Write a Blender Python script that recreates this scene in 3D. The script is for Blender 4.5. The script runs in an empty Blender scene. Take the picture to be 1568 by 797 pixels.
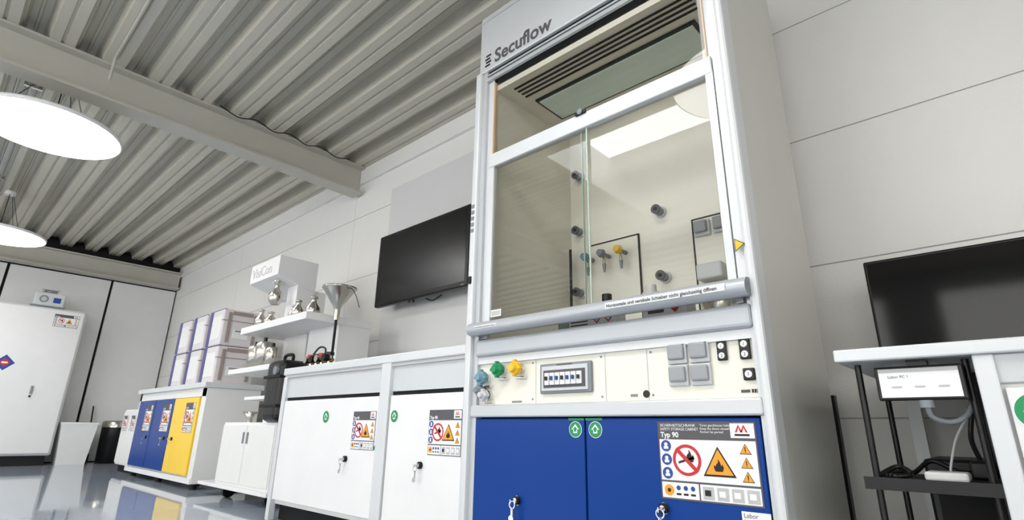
import bpy, bmesh, math
from mathutils import Vector, Matrix
H=0.52; F=-0.52; W=2.6; FX=-10.03; CZ=2.527
def s2l(c):
    c/=255.; return c/12.92 if c<=.04045 else ((c+.055)/1.055)**2.4
def rgb(r,g,b): return (s2l(r),s2l(g),s2l(b),1)
MATS={}
def mat(name,col,rough=.5,metal=0,noise=.04,scale=6,bump=0,emit=0,spec=.5,bscale=60):
    if name in MATS: return MATS[name]
    m=bpy.data.materials.new(name); m.use_nodes=True
    nt=m.node_tree; b=nt.nodes['Principled BSDF']
    b.inputs['Roughness'].default_value=rough; b.inputs['Metallic'].default_value=metal
    b.inputs['Specular IOR Level'].default_value=spec
    tc=nt.nodes.new('ShaderNodeTexCoord')
    nz=nt.nodes.new('ShaderNodeTexNoise'); nz.inputs['Scale'].default_value=scale; nz.inputs['Detail'].default_value=3
    nt.links.new(tc.outputs['Object'],nz.inputs['Vector'])
    mx=nt.nodes.new('ShaderNodeMix'); mx.data_type='RGBA'
    mx.inputs[6].default_value=tuple(max(0,c*(1-noise)) for c in col[:3])+(1,)
    mx.inputs[7].default_value=tuple(min(1,c*(1+noise)) for c in col[:3])+(1,)
    nt.links.new(nz.outputs['Fac'],mx.inputs[0]); nt.links.new(mx.outputs[2],b.inputs['Base Color'])
    if bump:
        n2=nt.nodes.new('ShaderNodeTexNoise'); n2.inputs['Scale'].default_value=bscale
        nt.links.new(tc.outputs['Object'],n2.inputs['Vector'])
        bp=nt.nodes.new('ShaderNodeBump'); bp.inputs['Strength'].default_value=bump; bp.inputs['Distance'].default_value=.01
        nt.links.new(n2.outputs['Fac'],bp.inputs['Height']); nt.links.new(bp.outputs[0],b.inputs['Normal'])
    if emit:
        b.inputs['Emission Color'].default_value=col; b.inputs['Emission Strength'].default_value=emit
    MATS[name]=m; return m
def glassmat(name,tint,refl=1.0):
    m=bpy.data.materials.new(name); m.use_nodes=True; nt=m.node_tree; nt.nodes.clear()
    o=nt.nodes.new('ShaderNodeOutputMaterial'); t=nt.nodes.new('ShaderNodeBsdfTransparent'); g=nt.nodes.new('ShaderNodeBsdfGlossy')
    t.inputs[0].default_value=tint; g.inputs['Roughness'].default_value=0.0
    lw=nt.nodes.new('ShaderNodeFresnel'); lw.inputs[0].default_value=1.5
    mx=nt.nodes.new('ShaderNodeMixShader'); 
    mu=nt.nodes.new('ShaderNodeMath'); mu.operation='MULTIPLY'; mu.inputs[1].default_value=refl; mu.use_clamp=True
    nt.links.new(lw.outputs[0],mu.inputs[0]); nt.links.new(mu.outputs[0],mx.inputs[0])
    nt.links.new(t.outputs[0],mx.inputs[1]); nt.links.new(g.outputs[0],mx.inputs[2]); nt.links.new(mx.outputs[0],o.inputs[0])
    return m
white=mat('white_laminate',rgb(228,228,226),.35)
whitem=mat('white_powdercoat',rgb(230,230,230),.4)
whiteg=mat('light_grey_paint',rgb(200,203,205),.4)
wallm=mat('wall_panel_paint',rgb(233,232,229),.6,bump=.12,bscale=90,noise=.02)
wallg=mat('wall_panel_grey',rgb(217,217,217),.55,noise=.02)
joint=mat('joint_shadow_grey',rgb(188,188,186),.7)  # even grey shared by panel joints, lettering and small parts
alu=mat('anodised_aluminium',rgb(192,195,198),.38,.3)
alul=mat('aluminium_light',rgb(212,214,216),.4,.12)
header=mat('hood_header_grey',rgb(194,196,198),.42)
alud=mat('aluminium_grey_rail',rgb(180,184,189),.4,.2)
hoodside=mat('hood_side_laminate',rgb(206,204,197),.45)
cream=mat('cream_interior',rgb(232,228,215),.4)
creamp=mat('cream_panel',rgb(232,229,217),.4)
blue=mat('blue_powdercoat',rgb(0,57,136),.32,noise=.05,spec=.2)
yellow=mat('yellow_powdercoat',rgb(244,204,60),.4)
black=mat('black_plastic',rgb(15,15,16),.35,spec=.35)
blackm=mat('black_matte',rgb(24,24,25),.6,spec=.3)
screen=mat('screen_glass',rgb(6,6,8),.25,spec=.5)
screen2=mat('monitor_glass',rgb(8,8,10),.07,spec=.25)
dark=mat('dark_recess',rgb(30,31,33),.8,spec=.2)
grey=mat('grey_plastic',rgb(128,133,138),.45)
lgrey=mat('switch_grey',rgb(150,153,156),.4)
mgrey=mat('label_grey',rgb(84,82,86),.6)
steel=mat('stainless_steel',rgb(196,192,184),.24,1)
chrome=mat('chrome',rgb(220,220,222),.12,1)
ceilm=mat('ceiling_deck_paint',rgb(198,193,179),.42,noise=.06,scale=3)
beamm=mat('beam_paint',rgb(190,187,176),.5)
paper=mat('label_white',rgb(236,236,236),.5,noise=.01)
red=mat('label_red',rgb(198,35,42),.5)
green=mat('green_plastic',rgb(10,140,85),.45)
yel=mat('label_yellow',rgb(242,158,30),.5)
yelp=mat('yellow_plastic',rgb(238,188,30),.4)
lblue=mat('label_blue',rgb(30,70,150),.5)
ink=mat('ink_black',rgb(20,20,22),.6)
orange=mat('orange_seal',rgb(225,195,165),.5)
purple=mat('box_trim_violet',rgb(78,78,132),.5)
boxw=mat('box_white',rgb(214,208,211),.5)
boxg=mat('box_seam_brown',rgb(150,135,130),.6)
teal=mat('valve_teal',rgb(110,150,165),.4)
brass=mat('brass',rgb(190,150,80),.3,1)
lampm=mat('lamp_diffuser',(1,.98,.94,1),.5,emit=12,noise=0)
skym=mat('skylight_opal',(.94,.97,1,1),.5,emit=15,noise=0)
fillm=mat('window_daylight_opal',(1,.99,.97,1),.5,emit=4.3,noise=0)  # glow of the added windows out of view
hlight=mat('hood_lamp_glass',rgb(175,188,176),.12,emit=0.15)
glass=glassmat('sash_glass',(.965,.972,.966,1),1.0)
gedge=mat('glass_edge_green',rgb(185,205,194),.2)

class MB:
    def __init__(s,name):
        s.name=name; s.v=[]; s.f=[]; s.m=[]; s.sm=[]; s.mats=[]; s.T=Matrix.Identity(4)
    def mi(s,m):
        if m not in s.mats: s.mats.append(m)
        return s.mats.index(m)
    def add(s,vs,fs,m,smooth=False):
        o=len(s.v); k=s.mi(m)
        for v in vs: s.v.append(tuple(s.T@Vector(v)))
        for f in fs: s.f.append(tuple(i+o for i in f)); s.m.append(k); s.sm.append(smooth)
    def box(s,x0,x1,y0,y1,z0,z1,m,bev=0,seg=2):
        if x0>x1:x0,x1=x1,x0
        if y0>y1:y0,y1=y1,y0
        if z0>z1:z0,z1=z1,z0
        if bev:
            bm=bmesh.new(); bmesh.ops.create_cube(bm,size=1)
            for v in bm.verts: v.co=Vector(((x0+x1)/2+v.co.x*(x1-x0),(y0+y1)/2+v.co.y*(y1-y0),(z0+z1)/2+v.co.z*(z1-z0)))
            bmesh.ops.bevel(bm,geom=bm.edges[:],offset=bev,segments=seg,affect='EDGES',profile=.5)
            bm.verts.index_update()
            s.add([v.co[:] for v in bm.verts],[[v.index for v in f.verts] for f in bm.faces],m,False); bm.free(); return
        vs=[(x,y,z) for x in(x0,x1) for y in(y0,y1) for z in(z0,z1)]
        s.add(vs,[(0,1,3,2),(4,6,7,5),(0,4,5,1),(2,3,7,6),(0,2,6,4),(1,5,7,3)],m)
    def hexa(s,bot,top,m):
        s.add(list(bot)+list(top),[(3,2,1,0),(4,5,6,7),(0,1,5,4),(1,2,6,5),(2,3,7,6),(3,0,4,7)],m)
    def cyl(s,p0,p1,r0,m,r1=None,n=20,caps=True):
        if r1 is None:r1=r0
        p0=Vector(p0);p1=Vector(p1);d=(p1-p0).normalized()
        a=d.orthogonal().normalized();b=d.cross(a)
        vs=[];
        for p,r in((p0,r0),(p1,r1)):
            for i in range(n):
                t=2*math.pi*i/n; vs.append(tuple(p+a*math.cos(t)*r+b*math.sin(t)*r))
        s.add(vs,[(i,(i+1)%n,n+(i+1)%n,n+i) for i in range(n)],m,True)
        if caps:
            s.add(vs[:n],[tuple(reversed(range(n)))],m); s.add(vs[n:],[tuple(range(n))],m)
    def lathe(s,c,prof,m,n=28):
        vs=[];fs=[]
        for r,z in prof:
            for i in range(n):
                t=2*math.pi*i/n; vs.append((c[0]+r*math.cos(t),c[1]+r*math.sin(t),c[2]+z))
        for k in range(len(prof)-1):
            for i in range(n): fs.append((k*n+i,k*n+(i+1)%n,(k+1)*n+(i+1)%n,(k+1)*n+i))
        s.add(vs,fs,m,True)
    def tube(s,pts,r,m,n=8,sub=6):
        P=[Vector(p) for p in pts]; Q=[]
        for i in range(len(P)-1):
            p0=P[max(i-1,0)];p1=P[i];p2=P[i+1];p3=P[min(i+2,len(P)-1)]
            for k in range(sub):
                t=k/sub
                Q.append(.5*((2*p1)+(-p0+p2)*t+(2*p0-5*p1+4*p2-p3)*t*t+(-p0+3*p1-3*p2+p3)*t**3))
        Q.append(P[-1])
        for i in range(len(Q)-1): s.cyl(Q[i],Q[i+1],r,m,n=n,caps=(i in(0,len(Q)-2)))
    # flat label helpers: local u=x, v=y, w=z
    def rect(s,u0,u1,v0,v1,w,m): s.add([(u0,v0,w),(u1,v0,w),(u1,v1,w),(u0,v1,w)],[(0,1,2,3)],m)
    def poly(s,pts,w,m): s.add([(p[0],p[1],w) for p in pts],[tuple(range(len(pts)))],m)
    def disc(s,u,v,r,w,m,n=28): s.poly([(u+r*math.cos(2*math.pi*i/n),v+r*math.sin(2*math.pi*i/n)) for i in range(n)],w,m)
    def ring(s,u,v,r,ri,w,m,n=32):
        vs=[(u+q*math.cos(2*math.pi*i/n),v+q*math.sin(2*math.pi*i/n),w) for q in(ri,r) for i in range(n)]
        s.add(vs,[(i,n+i,n+(i+1)%n,(i+1)%n) for i in range(n)],m)
    def text(s,t,u,v,size,w,m,align='LEFT',ext=0,bold=0,sx=1):
        c=bpy.data.curves.new('tmp','FONT'); c.body=t; c.size=size; c.align_x=align; c.extrude=ext; c.offset=bold; c.resolution_u=3
        o=bpy.data.objects.new('tmp',c); bpy.context.collection.objects.link(o)
        me=bpy.data.meshes.new_from_object(o)
        s.add([(u+q.co.x*sx,v+q.co.y,w+q.co.z) for q in me.vertices],[tuple(p.vertices) for p in me.polygons],m)
        bpy.data.objects.remove(o); bpy.data.curves.remove(c); bpy.data.meshes.remove(me)
    def onY(s,y): s.T=Matrix(((1,0,0,0),(0,0,-1,y),(0,1,0,0),(0,0,0,1)))   # faces -Y, u=X v=Z
    def onX(s,x): s.T=Matrix(((0,0,1,x),(1,0,0,0),(0,1,0,0),(0,0,0,1)))   # faces +X, u=Y v=Z
    def off(s): s.T=Matrix.Identity(4)
    def build(s,bevel=0):
        me=bpy.data.meshes.new(s.name)
        zs=[Vector(v) for v in s.v]
        c=sum(zs,Vector())/max(1,len(zs))
        mn=min(v.z for v in zs); org=Vector((c.x,c.y,mn))
        me.from_pydata([tuple(v-org) for v in zs],[],s.f)
        for m in s.mats: me.materials.append(m)
        me.polygons.foreach_set('material_index',s.m); me.polygons.foreach_set('use_smooth',s.sm); me.update()
        o=bpy.data.objects.new(s.name,me); bpy.context.collection.objects.link(o); o.location=org+Vector((0,0,H))
        return o
def flame(b,u,v,s,w,m):
    P=[(-.3,-.45),(.3,-.45),(.42,-.15),(.3,.15),(.22,-.02),(.12,.3),(-.05,.55),(-.05,.25),(-.22,.1),(-.25,-.05),(-.42,.05),(-.42,-.2)]
    b.poly([(u+p[0]*s,v+p[1]*s) for p in P],w,m)
def tri(b,u,v,s,w,sym='flame'):
    def T(k): return [(u-s*k/2,v-s*k*.43+0),(u+s*k/2,v-s*k*.43),(u,v+s*k*.43)]
    b.poly(T(1),w,ink); 
    t=[(p[0],p[1]-s*.012) for p in T(.84)]; b.poly(t,w+.0006,yel)
    if sym=='flame': flame(b,u,v-s*.12,s*.36,w+.0012,ink)
    else: b.rect(u-s*.04,u+s*.04,v-s*.2,v+s*.16,w+.0012,ink); b.rect(u-s*.04,u+s*.04,v-s*.3,v-s*.24,w+.0012,ink)
def label(b,u0,v1,w,h,full=True):
    z=.0015
    b.rect(u0,u0+w,v1-h,v1,z,mgrey); g=w*.015
    z2=z+.0006
    b.rect(u0+w*.76,u0+w-g,v1-h*.2,v1-g,z2,paper)
    b.rect(u0+g,u0+w-g,v1-h*.76,v1-h*.235,z2,paper)
    b.rect(u0+g,u0+w*.40,v1-h+g,v1-h*.785,z2,paper); b.rect(u0+w*.415,u0+w-g,v1-h+g,v1-h*.785,z2,paper)
    z3=z2+.0006
    if full:
        b.text('SICHERHEITSSCHRANK',u0+w*.03,v1-h*.065,h*.05,z2,paper); b.text('SAFETY STORAGE CABINET',u0+w*.03,v1-h*.115,h*.05,z2,paper,sx=.9)
        b.text('Türen geschlossen halten!\nKeep the doors closed!\nFermer les portes!',u0+w*.46,v1-h*.06,h*.042,z2,paper)
    b.text('Typ 90',u0+w*.03,v1-h*.205,h*.095,z2,paper,bold=.0006)
    for k in(0,1):
        uu=u0+w*(.84+.05*k); b.poly([(uu-w*.035,v1-h*.13),(uu-w*.015,v1-h*.13),(uu,v1-h*.07),(uu+w*.015,v1-h*.13),(uu+w*.035,v1-h*.13),(uu,v1-h*.035)],z3,red)
    b.rect(u0+w*.80,u0+w*.94,v1-h*.175,v1-h*.15,z3,ink)
    for k in range(3):
        vv=v1-h*(.32+.175*k); b.disc(u0+w*.085,vv,h*.075,z3,lblue); b.disc(u0+w*.085,vv+h*.02,h*.025,z3+.0005,paper); b.rect(u0+w*.06,u0+w*.11,vv-h*.04,vv-h*.005,z3+.0005,paper)
    cu,cv,r=u0+w*.30,v1-h*.495,h*.20
    b.poly([(cu-.12*r*5,cv-.25*r),(cu+.5*r,cv+.1*r),(cu+.5*r,cv+.25*r),(cu-.6*r,cv-.1*r)],z3,ink); flame(b,cu+.2*r,cv+.25*r,r*.8,z3,ink)
    b.ring(cu,cv,r,r*.80,z3+.0005,red)
    q=r*.72; e=r*.09
    b.poly([(cu-q+e*-1,cv+q-e),(cu-q+e,cv+q+e),(cu+q+e,cv-q+e),(cu+q-e,cv-q-e)],z3+.0008,red)
    tri(b,u0+w*.62,v1-h*.495,h*.43,z3)
    for k in range(3): tri(b,u0+w*.885,v1-h*(.33+.165*k),h*.15,z3,'x')
    b.disc(u0+w*.09,v1-h*.885,h*.07,z3,yel); b.disc(u0+w*.09,v1-h*.885,h*.025,z3+.0005,ink)
    for k in range(3): b.disc(u0+w*(.19+.075*k),v1-h*.85,h*.03,z3,lblue); b.rect(u0+w*(.165+.075*k),u0+w*(.215+.075*k),v1-h*.94,v1-h*.915,z3,ink)
    for k in range(4):
        uu=u0+w*(.44+.14*k); b.rect(uu,uu+w*.11,v1-h*.965,v1-h*.81,z3,joint); b.rect(uu+w*.02,uu+w*.08,v1-h*.92,v1-h*.85,z3+.0005,ink if k<1 else paper)
def gsticker(b,u,v,r):
    b.disc(u,v,r,.0015,paper); b.disc(u,v,r*.93,.002,green)
    P=[(-.3,-.45),(.3,-.45),(.3,.0),(.6,.0),(0,.65),(-.6,.0),(-.3,.0)]
    b.poly([(u+p[0]*r,v+p[1]*r) for p in P],.0025,paper); b.poly([(u+p[0]*r*.6,v+p[1]*r*.6) for p in P],.003,green)
def lock(b,u,v):
    b.disc(u,v,.016,.002,chrome); b.cyl((u,v,0),(u,v,.012),.015,blackm); b.cyl((u,v,.012),(u,v,.016),.009,chrome)
    b.box(u-.0015,u+.0015,v-.008,v+.006,.014,.04,chrome)
    b.ring(u,v-.012,.014,.011,.03,chrome)
    b.box(u-.008,u-.005,v-.06,v-.02,.024,.027,chrome); b.box(u-.001,u+.004,v-.055,v-.022,.028,.030,steel); b.disc(u-.004,v-.058,.011,.031,chrome)
# ---------------- ROOM ----------------
b=MB('floor'); b.box(FX-.2,4.2,-6.2,W+.2,F-.1,F,mat('epoxy_floor',rgb(158,168,180),.045,noise=.10,scale=1.2,spec=.95)); b.build()
b=MB('wall_back'); b.box(FX-.2,4.2,W+.006,W+.2,F,CZ+.2,joint)
zs=[F,.07,.725,1.355,2.0,CZ+.15]; xs=[FX-.1,-7.4,-4.57,-1.9,.35,4.2]
for i in range(5):
    for k in range(5): b.box(xs[k]+.002,xs[k+1]-.002 if k in(0,1,3) else xs[k+1]-.0,W,W+.05,zs[i]+.003,zs[i+1]-.003,wallm)
b.build()
b=MB('wall_panel_board'); b.box(-3.93,-1.6,W-.015,W-.001,.30,2.14,wallg); b.build()
b=MB('trim_1'); b.box(FX+.03,4.0,W-.03,W,2.36,CZ-.002,wallm); b.build()
b=MB('wall_left'); b.box(FX-.2,FX-.045,-6,W+.1,F,CZ+.2,blackm); b.build()
ys=[-5.9,-3.2,-.9,.49,1.70,2.595]
for i in range(5):
    b=MB('door_%d'%(i+1)); b.box(FX-.04,FX,ys[i]+.017,ys[i+1]-.017,F+.012,2.125,whitem); b.build()
b=MB('wall_right'); b.box(4.0,4.2,-6,W+.1,F,CZ+.2,wallm); b.build()
b=MB('wall_front'); b.box(FX-.2,4.2,-6.2,-6.0,F,CZ+.2,wallm); b.build()
def sky_or_fill_window(i,pts_x,axis):  # unseen glowing windows, added to brighten walls and upright fronts
    b=MB('window_%d'%i); a,c=pts_x; z0,z1=.1,2.2
    if axis=='Y':
        b.box(a,c,-5.999,-5.985,z0,z1,fillm)
        for x in (a,(a*2+c)/3,(a+2*c)/3,c): b.box(x-.03,x+.03,-5.999,-5.95,z0-.04,z1+.04,whitem)
        for z in (z0,z1): b.box(a,c,-5.999,-5.95,z-.03,z+.03,whitem)
    else:
        b.box(3.985,3.999,a,c,z0,z1,fillm)
        for y in (a,(a+c)/2,c): b.box(3.95,3.999,y-.03,y+.03,z0-.04,z1+.04,whitem)
        for z in (z0,z1): b.box(3.95,3.999,a,c,z-.03,z+.03,whitem)
    b.build()
sky_or_fill_window(3,(-9.2,-5.6),'Y'); sky_or_fill_window(4,(-4.9,-1.3),'Y'); sky_or_fill_window(5,(-.6,3.0),'Y'); sky_or_fill_window(6,(-5.3,-1.8),'X')
# ceiling trapezoidal deck
b=MB('ceiling'); holes=[(-2.85,-1.4),(-7.2,-5.75)]; P=.3; D=.11
prof=[(0,0),(.055,0),(.062,.012),(.073,.012),(.08,0),(.135,0),(.15,D*.45),(.156,D*.45),(.17,D),(.205,D),(.212,D-.012),(.223,D-.012),(.23,D),(.265,D),(.279,D*.45),(.285,D*.45),(.3,0)]
k=0
while True:
    y1=W-.0-k*P; y0=y1-P
    if y1<-6.05: break
    segs=[(FX-.1,4.1)]
    if y0>-2.51 and y1<-.39: segs=[(FX-.1,holes[1][0]),(holes[1][1],holes[0][0]),(holes[0][1],4.1)]
    for a,c in segs:
        n=len(prof); vs=[(a,y1-p[0],CZ+p[1]) for p in prof]+[(c,y1-p[0],CZ+p[1]) for p in prof]
        b.add(vs,[(i,i+1,n+i+1,n+i) for i in range(n-1)],ceilm)
    k+=1
b.build()
for i,(a,c) in enumerate(holes):  # second skylight is out of view, added as one more light source
    b=MB('window_%d'%(i+1)); t=.03; y0,y1=-2.5,-.4; z0,z1=CZ-.03,CZ+.45
    b.box(a-t,a,y0-t,y1+t,z0,z1,whitem); b.box(c,c+t,y0-t,y1+t,z0,z1,whitem); b.box(a,c,y0-t,y0,z0,z1,whitem); b.box(a,c,y1,y1+t,z0,z1,whitem)
    ym=-1.5
    b.add([(a,y0,z0),(c,y0,z0),(c,ym,z1-.03),(a,ym,z1-.03)],[(0,1,2,3)],whitem)
    b.box(a,c,ym,y1,z1-.03,z1,skym); b.build()
def ibeam(name,x,w,z0,z1,y0,y1,tf=.018):
    b=MB(name); b.box(x-w/2,x+w/2,y0,y1,z0,z0+tf,beamm); b.box(x-w/2,x+w/2,y0,y1,z1-tf,z1,beamm); b.box(x-.008,x+.008,y0,y1,z0+tf,z1-tf,beamm)
    return b
ibeam('ceiling_beam',-4.5,.17,2.235,CZ-.001,-6,W-.035).build()
b=ibeam('ceiling_beam',FX+.12,.2,2.14,2.41,-6,W-.035); b.build()
ibeam('ceiling_beam',1.2,.17,2.235,CZ-.001,-6,W-.035).build()
b=MB('trim_2'); b.box(FX-.02,FX+.03,-5.9,W-.03,2.41,CZ+.08,blackm)  # black strip gives the dark of the deck hollows above the far beam
b.build()
b=MB('ceiling_conduit')
for y in(.05,.1): b.cyl((-8.2,y,CZ-.02),(-4.6,y,CZ-.02),.009,grey,n=8)
b.box(-6.2,-6.1,.0,.14,CZ-.05,CZ,beamm)
for x in(-7.6,-6.4,-5.2): b.box(x,x+.03,.02,.13,CZ-.035,CZ,steel)
b.cyl((-4.3,.42,CZ-.012),(-1.2,.42,CZ-.012),.010,beamm,n=8); b.cyl((-4.3,.42,CZ-.012),(-4.3,.42,CZ-.20),.010,beamm,n=8)
b.build()
b=MB('ceiling_cable')
pts=[]
for i in range(9):
    y=1.15+.15*i; pts.append((-4.36+.02*(i%2),y,CZ-.012-(.05 if i%2 else 0)))
b.tube(pts,.005,blackm,n=6); b.build()
def lamp(x,y,r=.43):
    b=MB('pendant_lamp'); z=2.0
    b.lathe((x,y,z),[(0.001,.035),(r-.02,.035),(r,.028),(r,.0),(r-.006,0)],whitem,56)
    b.lathe((x,y,z),[(r-.006,.0),(r-.012,.002),(.001,.002)],lampm,56)
    for t in(0.5,2.6,4.7):
        p=(x+.3*math.cos(t),y+.3*math.sin(t),z+.035); b.cyl(p,(x+.06*math.cos(t),y+.06*math.sin(t),CZ-.04),.0025,blackm,n=6)
    b.cyl((x,y,CZ-.04),(x,y,CZ),.05,whitem)
    b.cyl((x+.1,y,z+.03),(x+.02,y,CZ-.04),.004,blackm,n=6)
    b.build()
for x,y in((-.80,.28),(-4.75,.22),(-8.05,.22),(2.6,.28)): lamp(x,y)  # last lamp is out of view, added to brighten the right-hand wall
# ---------------- FUME HOOD ----------------
yf=1.57; b=MB('fume_hood')
b.box(-1.68,-1.60,1.62,2.28,F,2.05,hoodside); b.box(-.575,-.50,1.60,2.28,F,2.05,hoodside)
b.box(-1.60,-.575,2.2,2.28,F,2.05,cream)
b.box(-1.60,-1.597,1.60,2.2,.35,1.6,cream); b.box(-.578,-.575,1.6,2.2,.35,1.6,cream)
b.box(-1.60,-.575,1.60,2.2,.32,.355,whiteg)
b.box(-1.60,-.575,1.60,2.2,1.6,1.63,cream)
b.box(-1.68,-.50,1.60,2.28,2.05,2.07,whiteg)
for k in range(4): b.box(-1.52,-.62,1.640+.028*k,1.650+.028*k,1.596,1.601,dark)
b.box(-1.50,-.66,1.78,2.0,1.590,1.6,black); b.box(-1.485,-.675,1.795,1.985,1.584,1.592,hlight)
b.box(-1.60,-.575,1.63,2.2,F+.06,.32,whiteg)
b.box(-1.66,-.52,1.66,2.2,F,F+.06,dark)
b.box(-1.695,-.479,yf,1.62,1.722,2.07,header,.006); b.box(-1.64,-.53,yf+.012,1.62,1.66,1.722,dark)
b.box(-1.64,-.53,yf-.002,yf+.012,1.655,1.675,alu); b.box(-1.64,-.53,yf+.004,yf+.014,1.690,1.700,alu)
b.box(-1.695,-.479,yf-.004,yf+.01,1.716,1.727,alul)
b.box(-1.695,-.479,yf-.003,yf+.01,2.03,2.036,alu)
b.onY(yf); b.text('Secuflow',-1.59,1.748,.107,.001,mgrey,ext=.0008,bold=.0022,sx=.93)
for k in range(4): b.rect(-1.655+.006*(k%2),-1.62+.006*(k%2),1.748+.019*k,1.759+.019*k,.0015,ink)
b.off()
b.box(-1.70,-1.662,1.55,1.63,F,1.715,alul,.010); b.box(-1.662,-1.635,1.57,1.63,F,1.715,alu)
b.box(-.508,-.479,1.55,1.63,F,1.715,alul,.010); b.box(-.535,-.508,1.565,1.63,.44,1.715,alul); b.box(-.52,-.508,1.57,1.63,F,.44,alu)
b.box(-1.635,-1.60,1.585,1.62,.37,1.66,alul); b.box(-.555,-.535,1.585,1.62,.37,1.66,alul)
b.box(-1.597,-1.592,1.577,1.60,1.24,1.64,orange); b.box(-.560,-.555,1.577,1.60,1.24,1.64,orange)
b.box(-1.60,-1.593,1.59,1.60,.42,1.66,black); b.box(-.575,-.557,1.59,1.60,.42,1.66,joint)
for k in range(5): b.box(-1.690,-1.672,1.546,1.552,.86+.03*k,.875+.03*k,grey)
b.box(-1.688,-1.672,1.542,1.552,.615,.65,black,.004)
b.onY(1.565); b.poly([(-.528,.515),(-.528,.557),(-.498+.0,.536)],.003+.015,ink); b.poly([(-.526,.519),(-.526,.553),(-.502,.536)],.0185,yelp); b.off()
# sash
b.box(-1.60,-.54,1.562,1.60,1.163,1.231,alul,.005)
b.box(-1.60,-1.572,1.568,1.592,.42,1.17,alul); b.box(-.565,-.54,1.565,1.592,.42,1.17,alul)
b.box(-1.10,-1.05,1.552,1.565,1.223,1.24,black,.003); b.cyl((-1.075,1.55,1.235),(-1.075,1.57,1.235),.012,grey)
b.onY(1.585); b.rect(-1.60,-.555,1.231,1.66,0,glass); b.off()
b.onY(1.576); b.rect(-1.572,-1.06,.42,1.165,0,glass); b.off()
b.onY(1.586); b.rect(-1.092,-.565,.42,1.165,0,glass); b.off()
b.box(-1.062,-1.058,1.573,1.579,.42,1.165,gedge); b.box(-1.094,-1.090,1.583,1.589,.42,1.165,gedge)
hp=[(1.575,.425),(1.545,.433),(1.522,.428),(1.508,.412),(1.506,.396),(1.516,.382),(1.535,.376),(1.575,.383)]
n=len(hp); vs=[(-1.648,p[0],p[1]) for p in hp]+[(-.50,p[0],p[1]) for p in hp]
b.add(vs,[(i,(i+1)%n,n+(i+1)%n,n+i) for i in range(n)],alud,True); b.add(vs[:n],[tuple(range(n))],grey); b.add(vs[n:],[tuple(reversed(range(n)))],grey)
b.onY(1.506); b.T=b.T@Matrix.Translation((0,0,.0015))
b.rect(-.96,-.555,.394,.416,0,alul); b.text('Horizontale und vertikale Schieber nicht gleichzeitig öffnen',-.955,.399,.0158,.001,ink,bold=.0002)
b.rect(-1.60,-1.47,.397,.411,0,alul); b.text('Frontschieber geschlossen halten',-1.598,.4005,.009,.001,ink); b.off()
b.onY(1.575); b.rect(-1.57,-1.51,.455,.485,.002,paper); b.rect(-1.565,-1.515,.46,.48,.003,joint); b.off()
b.box(-1.64,-.508,1.553,1.63,.29,.362,alud,.014,3); b.box(-1.64,-.52,1.572,1.63,.262,.29,alul)
b.box(-1.662,-.508,1.585,1.63,.095,.262,creamp); b.box(-1.662,-.508,1.56,1.63,.05,.098,alu,.006)
b.box(-1.662,-.508,1.60,1.63,F+.05,.05,dark)
for x in(-1.33,-1.02,-.86): b.box(x,x+.002,1.5835,1.586,.10,.26,joint)
for x in(-1.64,-1.345,-1.035,-.845,-.52):
    for z in(.115,.25): b.cyl((x,1.5835,z),(x,1.586,z),.004,grey,n=10)
def valve(x,z,c,r=.026,L=.06):
    b.cyl((x,1.585,z),(x,1.57,z),.02,chrome); b.cyl((x,1.57,z),(x,1.56,z),.012,steel)
    b.cyl((x,1.56,z),(x,1.56-L*.35,z),r,c,r1=r*.95); b.cyl((x,1.56-L*.35,z),(x,1.56-L*.6,z),r*.8,c,r1=r*.5)
    b.box(x-r*1.25,x+r*1.25,1.555-L*.3,1.557,z-.006,z+.006,c,.003); b.box(x-.006,x+.006,1.555-L*.3,1.557,z-r*1.25,z+r*1.25,c,.003)
    b.cyl((x-.012,1.575,z-.035),(x+.03,1.575,z-.035),.006,chrome,n=10)
valve(-1.59,.205,teal); valve(-1.50,.232,green); valve(-1.405,.232,yelp); valve(-1.60,.155,grey,.02); valve(-1.575,.135,whiteg,.02)
b.box(-1.30,-1.07,1.572,1.586,.132,.240,grey,.004); b.box(-1.288,-1.082,1.568,1.573,.142,.23,whiteg); b.box(-1.278,-1.092,1.566,1.57,.152,.215,mgrey)
for k in range(7): b.box(-1.268+.024*k,-1.248+.024*k,1.560,1.568,.162,.205,paper); b.box(-1.262+.024*k,-1.254+.024*k,1.552,1.561,.178,.192,lblue if k%3 else black)
b.box(-1.22,-1.15,1.571,1.573,.222,.236,mgrey)
b.cyl((-.868,1.583,.119),(-.868,1.587,.119),.012,black); b.box(-.925,-.90,1.583,1.586,.112,.12,grey); b.box(-1.45,-1.40,1.583,1.586,.104,.111,grey)
for x in(-.751,-.680):
    for z in(.237,.17):
        b.box(x-.032,x+.032,1.572,1.586,z-.032,z+.032,whiteg,.004); b.box(x-.027,x+.027,1.560,1.573,z-.02,z+.027,lgrey,.006)
def keyp(x,z,w,h,n):
    b.box(x-w/2,x+w/2,1.574,1.586,z-h/2,z+h/2,black,.003)
    for k in range(n):
        zz=z+h/2-(k+.5)*h/n; b.onY(1.574); b.disc(x,zz,w*.32,.001,paper,16); b.text(str(k+1),x,zz-.005,.014,.002,ink,'CENTER'); b.off()
keyp(-.611,.234,.028,.056,2); keyp(-.545,.234,.030,.058,2); keyp(-.541,.163,.032,.034,1)
b.onY(1.585); b.rect(-.57,-.545,.113,.121,.002,mgrey)
for k in range(4): b.rect(-.54+.007*k,-.535+.007*k,.112,.122,.002,ink)
b.off()
for x0,x1 in((-1.655,-1.104),(-1.098,-.525)):
    b.box(x0,x1,1.572,1.60,F+.055,.045,blue,.004)
b.onY(1.572); b.rect(-1.17,-1.104,.038,.045,.001,green); b.rect(-1.098,-1.03,.038,.045,.001,green)
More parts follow.
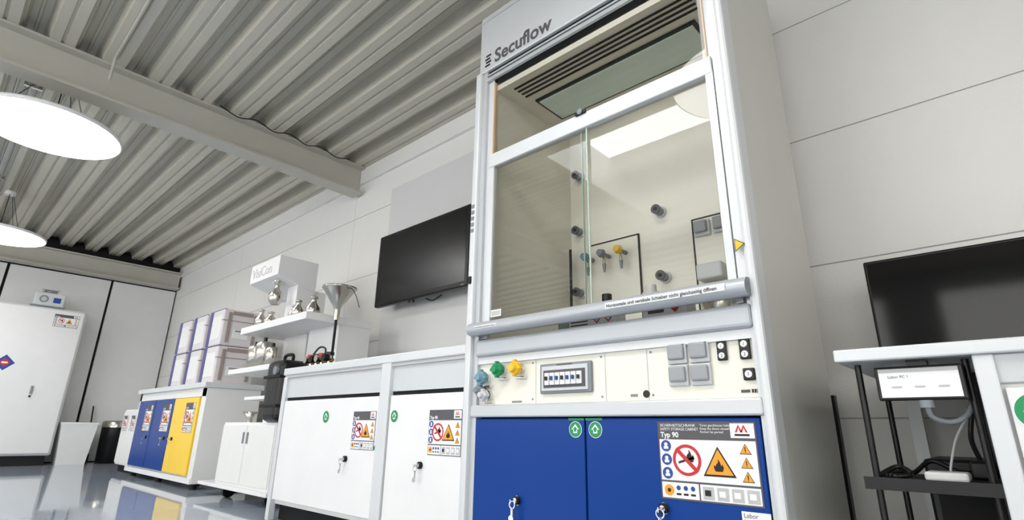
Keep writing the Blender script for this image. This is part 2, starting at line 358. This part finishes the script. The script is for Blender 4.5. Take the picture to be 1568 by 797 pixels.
gsticker(b,-1.14,.008,.027); gsticker(b,-1.058,.008,.027)
label(b,-.83,.034,.292,.217); b.rect(-.60,-.525,-.235,-.195,.0015,paper)
b.text('Labor',-.595,-.21,.016,.002,ink)
for k in range(10): b.rect(-.593+.006*k,-.590+.006*k,-.23,-.215,.002,ink)
lock(b,-1.405,-.24); lock(b,-.825,-.21); b.off()
def frame(x0,x1,z0,z1,y,m,t=.006):
    b.box(x0,x1,y,y+.01,z0,z0+t,m); b.box(x0,x1,y,y+.01,z1-t,z1,m); b.box(x0,x0+t,y,y+.01,z0,z1,m); b.box(x1-t,x1,y,y+.01,z0,z1,m)
b.box(-1.474,-1.19,2.19,2.2,.40,.92,creamp); frame(-1.474,-1.19,.40,.92,2.186,black)
b.box(-.924,-.62,2.19,2.2,.50,.92,creamp); frame(-.924,-.62,.50,.92,2.186,black)
for x,c in((-1.456,teal),(-1.36,grey),(-1.265,yelp)):
    z=.836; b.cyl((x,2.19,z),(x,2.12,z),.010,grey); b.cyl((x,2.12,z),(x,2.095,z),.022,c,r1=.016); b.cyl((x,2.14,z),(x,2.14,z-.06),.007,steel); b.cyl((x,2.14,z-.05),(x,2.14,z-.09),.010,grey,r1=.005)
for x,z in((-1.525,1.327),(-1.533,1.008),(-1.536,.675),(-1.071,1.0),(-1.071,.678),(-.65,1.327)):
    b.cyl((x,2.2,z),(x,2.188,z),.028,whiteg); b.cyl((x,2.188,z),(x,2.15,z),.020,grey); b.cyl((x,2.15,z),(x,2.14,z),.023,mgrey); b.cyl((x,2.14,z),(x,2.138,z),.010,black)
for x,z in((-.875,.865),(-.79,.865),(-.705,.865)): b.box(x-.036,x+.036,2.17,2.19,z-.036,z+.036,whiteg,.005); b.box(x-.028,x+.028,2.15,2.172,z-.024,z+.03,lgrey,.006)
b.box(-.90,-.79,2.13,2.19,.62,.69,whiteg,.008)
b.build()
# items in hood
b=MB('reagent_bottle'); b.lathe((-1.125,1.78,.356),[(0.001,0),(.032,0),(.032,.10),(.014,.13),(.014,.14)],mat('bottle_glass',rgb(200,205,200),.15),20); b.cyl((-1.125,1.78,.495),(-1.125,1.78,.525),.02,black); b.build()
b=MB('chemical_canister'); b.box(-1.22,-1.0,1.65,1.71,.356,.435,paper,.008); b.onY(1.65)
for k in range(2):
    u=-1.09+.05*k; b.poly([(u-.02,.405),(u,.385),(u+.02,.405),(u,.425)],.001,red); b.poly([(u-.014,.405),(u,.391),(u+.014,.405),(u,.419)],.0016,paper); b.disc(u,.405,.006,.002,ink,10)
for k in range(4): b.rect(-1.21,-1.13,.372+.012*k,.376+.012*k,.001,ink)
b.off(); b.build()
b=MB('storage_bottle')
b.cyl((-.93,1.78,.356),(-.93,1.78,.50),.035,paper); b.cyl((-.93,1.78,.50),(-.93,1.78,.53),.02,paper)
b.build()
b=MB('reagent_box'); b.box(-.90,-.74,1.65,1.73,.356,.44,paper,.006); b.onY(1.65); b.poly([(-.80,.405),(-.78,.385),(-.76,.405),(-.78,.425)],.001,red); b.rect(-.88,-.82,.39,.42,.001,mgrey); b.off(); b.build()
b=MB('glass_beaker'); b.lathe((-1.27,1.70,.356),[(.001,0),(.03,0),(.032,.11),(.034,.112)],gedge,20); b.build()
b=MB('steel_bowl'); b.lathe((-.70,1.90,.357),[(.001,.0),(.06,.0),(.10,.14),(.104,.14),(.062,-.0005)],steel,32); b.build()
b=MB('support_rod'); b.cyl((-1.555,2.13,.356),(-1.555,2.13,.90),.007,blackm,n=10); b.cyl((-1.555,2.13,.356),(-1.555,2.13,.37),.03,black); b.build()
# ---------------- BENCH with cabinets ----------------
b=MB('laboratory_bench_cabinet')
b.box(-3.405,-1.705,1.565,2.57,.312,.355,alul,.005); b.box(-3.395,-1.71,1.575,2.56,.296,.312,joint)
b.box(-3.38,-1.71,1.60,2.55,F+.09,.296,white); b.box(-3.37,-1.72,1.64,2.5,F,F+.09,dark)
b.box(-3.36,-2.325,1.588,1.60,.175,.296,whiteg); b.box(-2.25,-1.71,1.588,1.60,.175,.296,whiteg)
b.box(-3.36,-1.71,1.594,1.60,.155,.177,dark)
b.box(-3.355,-2.335,1.576,1.598,F+.115,.155,whitem,.003); b.box(-2.243,-1.712,1.576,1.598,F+.115,.155,whitem,.003)
b.box(-3.40,-3.36,1.57,1.61,F+.0,.30,alul,.004); b.box(-2.328,-2.25,1.566,1.61,F+.0,.312,alul,.004)
b.onY(1.576)
label(b,-2.555,.083,.205,.185,False); label(b,-1.937,.083,.215,.188,False)
gsticker(b,-2.835,.058,.034); gsticker(b,-2.20,.058,.03); lock(b,-2.59,-.15); lock(b,-1.98,-.15); b.disc(-2.345,-.09,.01,.0015,green)
b.off(); b.build()
# TV
b=MB('wall_mounted_television'); b.box(-3.79,-2.65,2.42,2.47,.955,1.578,black,.012); b.onY(2.42); b.rect(-3.755,-2.685,.995,1.545,.001,screen); b.rect(-2.72,-2.69,.968,.975,.001,grey); b.off()
b.box(-3.5,-2.9,2.47,2.584,1.05,1.45,blackm); b.cyl((-3.35,2.45,.94),(-3.35,2.45,.96),.01,black); b.cyl((-3.30,2.45,.935),(-3.30,2.45,.96),.012,black); b.tube([(-3.2,2.5,.96),(-3.12,2.5,.935),(-3.02,2.5,.96)],.005,black)
b.build()
b=MB('funnel_stand'); x,y=-3.365,1.86
b.cyl((x,y,.356),(x,y,.365),.038,black); b.cyl((x,y,.36),(x,y,.72),.009,blackm); b.cyl((x,y,.71),(x,y,.79),.022,steel)
b.lathe((x,y,.78),[(.020,0),(.035,.035),(.112,.150),(.118,.153),(.118,.163),(.108,.160),(.03,.045),(.015,.03)],steel,36)
b.tube([(x+.11,y,.92),(x+.16,y,.91),(x+.19,y+.02,.86),(x+.20,y+.05,.78)],.0025,black,n=6)
b.build()
b=MB('gas_pressure_regulator'); yr=1.70
b.box(-3.38,-3.05,yr-.05,yr+.05,.356,.372,black,.004)
b.cyl((-3.36,yr,.40),(-3.06,yr,.40),.012,brass); 
for i,(x,c) in enumerate(((-3.33,red),(-3.26,black),(-3.19,red),(-3.10,black))):
    b.cyl((x,yr,.372),(x,yr,.43),.012,chrome); b.cyl((x,yr,.43),(x,yr,.45),.026,c); b.cyl((x,yr-.01,.415),(x,yr-.045,.415),.022,blackm if i%2 else steel)
b.tube([(-3.33,yr,.44),(-3.30,yr+.03,.50),(-3.24,yr+.04,.49),(-3.2,yr+.02,.44)],.006,black)
b.build()
# ---------------- DISPLAY STAND ----------------
b=MB('display_stand')
b.box(-4.72,-3.59,1.75,2.29,.735,.79,whitem,.003)
b.box(-4.05,-3.60,2.02,2.285,-.40,.735,whitem)
b.hexa([(-4.70,1.75,1.17),(-4.16,1.75,1.17),(-4.16,2.08,1.07),(-4.70,2.08,1.07)],[(-4.70,1.75,1.33),(-4.16,1.75,1.33),(-4.16,2.08,1.33),(-4.70,2.08,1.33)],whitem)
b.box(-4.34,-4.17,1.93,2.075,.79,1.12,whitem); b.box(-4.6,-4.2,2.08,2.2,-.40,1.1,whitem)
b.onY(1.75); b.text('VisiCon',-4.665,1.205,.125,.001,joint,sx=.95,ext=.001); b.off()
b.box(-4.84,-4.07,1.75,2.12,.41,.45,whitem,.002); b.box(-4.55,-4.05,1.80,2.12,.20,.225,whitem,.002)
b.box(-4.15,-4.08,1.80,2.1,-.0,.41,whitem)
b.box(-4.72,-3.80,1.75,2.26,-.42,.03,whitem,.004); b.box(-4.715,-4.27,1.743,1.752,-.40,.01,white,.002); b.box(-4.26,-3.81,1.743,1.752,-.40,.01,white,.002)
b.box(-4.31,-4.29,1.735,1.745,-.12,-.04,grey,.003); b.box(-4.24,-4.22,1.735,1.745,-.12,-.04,grey,.003)
b.box(-5.0,-3.75,1.72,2.28,-.445,-.42,whitem,.003)
for x in(-4.62,-3.90):
    for y in(1.82,2.18):
        b.cyl((x-.02,y,F+.045),(x+.02,y,F+.045),.045,black); b.box(x-.028,x+.028,y-.03,y+.03,F+.06,-.42,grey)
b.build()
def flask(name,x,y,z,r,h,m=steel):
    b=MB(name); b.lathe((x,y,z+.001),[(.001,0),(r,0),(r,h*.45),(r*.4,h*.72),(r*.4,h*.9),(r*.55,h*.92),(r*.55,h),(.001,h)],m,24)
    b.cyl((x-r*.9,y,z+h*.45),(x+r*.9,y,z+h*.45),r*.15,chrome,n=8); return b
for a in((-3.92,1.84,.79,.045,.14),(-3.80,1.90,.79,.055,.16),(-4.55,1.83,.79,.045,.15),(-4.43,1.86,.79,.05,.12),(-4.03,1.86,.79,.035,.12)): flask('steel_flask',*a).build()
b=MB('hanging_steel_flask'); x,y=-4.30,1.82
b.lathe((x,y,.95),[(.001,0),(.035,0),(.055,.03),(.055,.09),(.02,.13),(.02,.17),(.035,.175),(.035,.20)],steel,24); b.box(x-.03,x+.03,y-.03,y+.03,1.125,1.148,whiteg); b.build()
for x,r,h in((-4.62,.06,.20),(-4.46,.065,.22),(-4.30,.05,.16)):
    b=MB('steel_canister'); b.lathe((x,1.86,.451),[(.001,0),(r,0),(r,h*.85),(r*.9,h*.9),(r*.9,h*.95),(r*.3,h),(.001,h)],steel,28); b.cyl((x,1.86,.45+h),(x,1.86,.48+h),.015,black); b.build()
b=MB('small_funnel'); b.lathe((-4.48,1.84,.031),[(.02,0),(.02,.03),(.06,.08),(.055,.08),(.015,.03)],steel,20); b.build()
b=MB('portable_compressor'); b.box(-3.99,-3.74,1.70,1.95,.032,.46,black,.05,4); b.box(-3.995,-3.735,1.69,1.96,.13,.15,blackm,.004); b.box(-3.995,-3.735,1.69,1.96,.33,.35,blackm,.004)
b.tube([(-3.93,1.8,.45),(-3.92,1.8,.50),(-3.81,1.8,.50),(-3.80,1.8,.45)],.012,blackm); b.cyl((-3.80,1.70,.38),(-3.80,1.68,.38),.03,grey); b.build()
# ---------------- BLUE/YELLOW BENCH ----------------
b=MB('safety_storage_bench'); X0,X1,Y0,Y1=-7.27,-5.25,1.75,2.22
b.box(X0-.02,X1+.02,Y0-.03,Y1+.02,.325,.372,alul,.005); b.box(X0,X1,Y0+.02,Y1,-.44,.325,white)
b.box(X0,X1,Y0,Y0+.03,.25,.325,white); b.box(X1-.10,X1+.005,Y0,Y1,-.47,.325,white,.003); b.box(X0,X0+.06,Y0,Y0+.05,-.47,.325,white)
b.box(X0,X1+.0,Y0-.01,Y0+.03,-.47,-.425,whitem)
for x in(X0+.1,-6.3,X1-.1):
    for y in(Y0+.06,Y1-.06): b.cyl((x,y,F),(x,y,-.45),.03,blackm)
for x0,x1,m in((-7.19,-6.62,blue),(-6.605,-6.03,blue),(-6.015,-5.37,yellow)):
    b.box(x0,x1,Y0-.012,Y0+.02,-.41,.245,m,.004); b.onY(Y0-.012); label(b,x1-.30,.20,.25,.26,False); lock(b,x0+.12 if m is yellow else x1-.1,-.12); b.off()
b.build()
def casebox(x0,x1,y0,y1,z0,z1):
    b=MB('storage_case'); b.box(x0,x1,y0,y1,z0,z1,boxw,.012)
    b.box(x0+.02,x0+.085,y0-.006,y0+.01,z0+.005,z1-.005,purple,.003)
    b.box(x0+.1,x1-.03,y0-.004,y0+.01,z0+.06,z1-.06,white,.003)
    b.box(x0-.002,x1+.003,y0-.003,y1+.002,(z0+z1)/2+.06,(z0+z1)/2+.068,boxg)
    b.box(x1-.01,x1+.012,y0+.04,y0+.07,z0+.03,z1-.03,boxg,.003); b.box(x1-.01,x1+.012,y1-.07,y1-.04,z0+.03,z1-.03,boxg,.003)
    b.box(x1-.01,x1+.006,y0+.1,y1-.1,z0+.07,z0+.16,white,.006); b.box(x1+.0,x1+.010,y0+.12,y1-.12,z0+.135,z0+.15,boxg,.003)
    b.box(x1-.01,x1+.008,y0+.08,y1-.08,z1-.05,z1-.015,boxg,.003); b.box(x0,x1,y0+.0,y0+.02,z1-.004,z1+.001,purple); b.build()
for x1 in(-5.38,-5.83,-6.28):
    for z in(.374,.724): casebox(x1-.36,x1,1.82,2.17,z,z+.345)
b=MB('under_bench_cabinet'); b.box(-7.98,-7.36,1.80,2.4,-.44,.17,whitem,.004); b.box(-7.96,-7.38,1.84,2.38,F,-.44,dark)
b.box(-7.97,-7.675,1.788,1.80,-.42,.15,white,.003); b.box(-7.665,-7.37,1.788,1.80,-.42,.15,white,.003); b.onY(1.788); label(b,-7.94,.1,.2,.17,False); label(b,-7.62,.1,.2,.17,False); b.off(); b.build()
b=MB('tall_safety_cabinet'); xf=-9.4
b.box(-9.98,xf-.02,-.02,1.405,-.40,1.50,whitem,.03,4); b.box(-9.95,xf-.05,.02,1.36,F,-.40,blackm)
b.box(xf-.03,xf,.0,1.385,-.38,1.48,whitem,.02,4)
b.onX(xf); label(b,1.06,1.42,.27,.17,False)
u,v,r=.70,.73,.10; b.poly([(u-r,v),(u,v-r),(u+r,v),(u,v+r)],.0015,lblue); b.poly([(u-r*.55,v),(u,v-r*.55),(u+r*.55,v),(u,v+r*.55)],.002,red); b.rect(u-.03,u+.03,v-.01,v+.01,.0026,paper)
b.off(); b.box(xf,xf+.02,1.02,1.045,.36,.46,grey,.005); b.cyl((xf,1.03,.33),(xf+.015,1.03,.33),.012,black); b.build()
b=MB('extraction_fan_unit'); b.box(-9.75,-9.4,.80,1.12,1.515,1.69,whiteg,.012); b.cyl((-9.57,.96,1.69),(-9.57,.96,1.73),.08,grey); b.onX(-9.4); b.disc(.9,1.6,.05,.002,grey); b.disc(.9,1.6,.03,.003,joint); b.rect(1.0,1.08,1.56,1.63,.002,lblue); b.off(); b.box(-9.7,-9.42,.78,1.14,1.501,1.515,grey)
b.cyl((-9.5,.90,1.69),(-9.5,.90,1.75),.012,grey); b.cyl((-9.5,1.02,1.69),(-9.5,1.02,1.75),.012,grey); b.box(-9.53,-9.47,.87,1.05,1.74,1.76,whiteg)
b.build()
b=MB('waste_bin'); cx,cy=-9.6,1.635
def sq(r,z): return [(cx-r,cy-r,z),(cx+r,cy-r,z),(cx+r,cy+r,z),(cx-r,cy+r,z)]
b.hexa(sq(.155,F),sq(.2,.0),whitem); b.hexa(sq(.205,-.01),sq(.205,.02),whitem); b.hexa(sq(.18,.019),sq(.18,.022),blackm); b.build()
b=MB('pedal_bin'); b.lathe((-9.62,2.1,F),[(.001,0),(.165,0),(.175,.48)],black,36); b.lathe((-9.62,2.1,F),[(.178,.48),(.178,.55),(.15,.57),(.001,.575)],steel,36); b.build()
b=MB('floor_brush'); b.cyl((-9.9,1.87,F+.1),(-9.95,1.83,.25),.01,black,n=10); b.box(-9.95,-9.85,1.85,1.9,F,F+.12,black,.01); b.build()
# ---------------- RIGHT DESK ----------------
b=MB('computer_desk'); b.box(-.323,1.4,1.565,2.56,.178,.209,alul,.004)
b.box(-.05,1.38,1.60,2.5,-.46,.178,white); b.box(-.03,1.36,1.66,2.48,F,-.46,dark); b.box(-.055,1.38,1.585,1.61,.115,.178,whiteg,.003); b.box(-.055,-.018,1.575,1.62,F,.178,alul,.004)
b.box(-.012,.6,1.58,1.60,-.44,.105,whitem,.003); b.box(.61,1.37,1.58,1.60,-.44,.105,whitem,.003)
b.box(-.30,-.26,2.46,2.5,F,.178,alul); b.onY(1.58); gsticker(b,.03,.055,.04); b.off(); b.build()
b=MB('desktop_monitor'); b.box(-.325,.29,2.29,2.325,.27,.622,black,.006); b.onY(2.29); b.rect(-.315,.28,.285,.612,.001,screen2); b.off(); b.box(-.04,.02,2.325,2.36,.22,.45,black); b.box(-.15,.12,2.25,2.45,.210,.222,black,.004)
b.build()
b=MB('tablet_terminal'); b.box(-.246,-.076,1.592,1.606,.083,.163,black,.004); b.onY(1.592); b.rect(-.238,-.084,.09,.157,.001,paper); b.rect(-.238,-.084,.148,.157,.0015,joint); b.text('Labor PC 1',-.22,.135,.009,.002,mgrey)
for k in range(3): b.rect(-.215+.045*k,-.195+.045*k,.112,.116,.002,joint)
b.off(); b.box(-.18,-.14,1.606,1.66,.10,.177,black); b.cyl((-.155,1.60,.083),(-.155,1.60,.066),.014,grey)
b.tube([(-.155,1.6,.07),(-.15,1.61,.045),(-.12,1.63,.035),(-.09,1.64,.05),(-.07,1.66,.09)],.006,grey); b.build()
b=MB('equipment_rack')
for x in(-.285,-.07):
    for y in(1.63,1.99): b.cyl((x,y,F),(x,y,.175),.0075,black,n=12)
for z in(-.10,-.42): b.box(-.31,-.055,1.61,2.01,z-.008,z,blackm,.003); b.box(-.31,-.055,1.608,1.613,z-.02,z+.008,black)
b.build()
b=MB('network_router'); b.box(-.20,-.115,1.70,1.78,-.099,-.078,whitem,.006); b.tube([(-.155,1.775,-.088),(-.15,1.79,-.06),(-.13,1.80,.0),(-.10,1.81,.05)],.003,whiteg,n=6); b.build()
b=MB('power_cables')
b.tube([(-.29,1.66,-.093),(-.25,1.70,-.07),(-.22,1.66,-.085),(-.26,1.64,-.09),(-.28,1.72,-.09),(-.27,1.85,-.09),(-.24,1.87,-.09),(-.2,1.9,-.06),(-.14,1.88,-.085),(-.1,1.92,-.07),(-.11,1.96,.0),(-.09,1.96,.1),(-.1,1.96,.17)],.006,black); b.box(-.12,-.08,1.85,1.95,-.099,-.055,black,.006)
b.build()
b=MB('computer_tower'); b.box(-.24,-.06,2.08,2.44,F,-.06,black,.008); b.box(-.22,-.08,2.075,2.08,-.3,-.1,blackm); b.build()
b=MB('wall_cable_duct'); b.box(-.58,-.55,W-.04,W-.001,-.40,.16,black); b.build()
# ---------------- CAMERA ----------------
X=Vector((.738,.195,.646)).normalized(); Z=Vector((.0153,.952,-.3053)); Z=(Z-X*Z.dot(X)).normalized(); Y=Z.cross(X)
cam=bpy.data.cameras.new('camera'); cam.sensor_width=36; cam.lens=36*817/1568.; cam.clip_start=.02
co=bpy.data.objects.new('camera',cam); bpy.context.collection.objects.link(co)
co.matrix_world=Matrix.Translation((0,0,H))@Matrix((X,Y,Z)).to_4x4(); bpy.context.scene.camera=co
w=bpy.data.worlds.new('world'); w.use_nodes=True; w.node_tree.nodes['Background'].inputs[0].default_value=(.8,.88,1,1); w.node_tree.nodes['Background'].inputs[1].default_value=.5; bpy.context.scene.world=w
vs=bpy.context.scene.view_settings; vs.view_transform='Standard'; vs.look='None'; vs.exposure=0.03
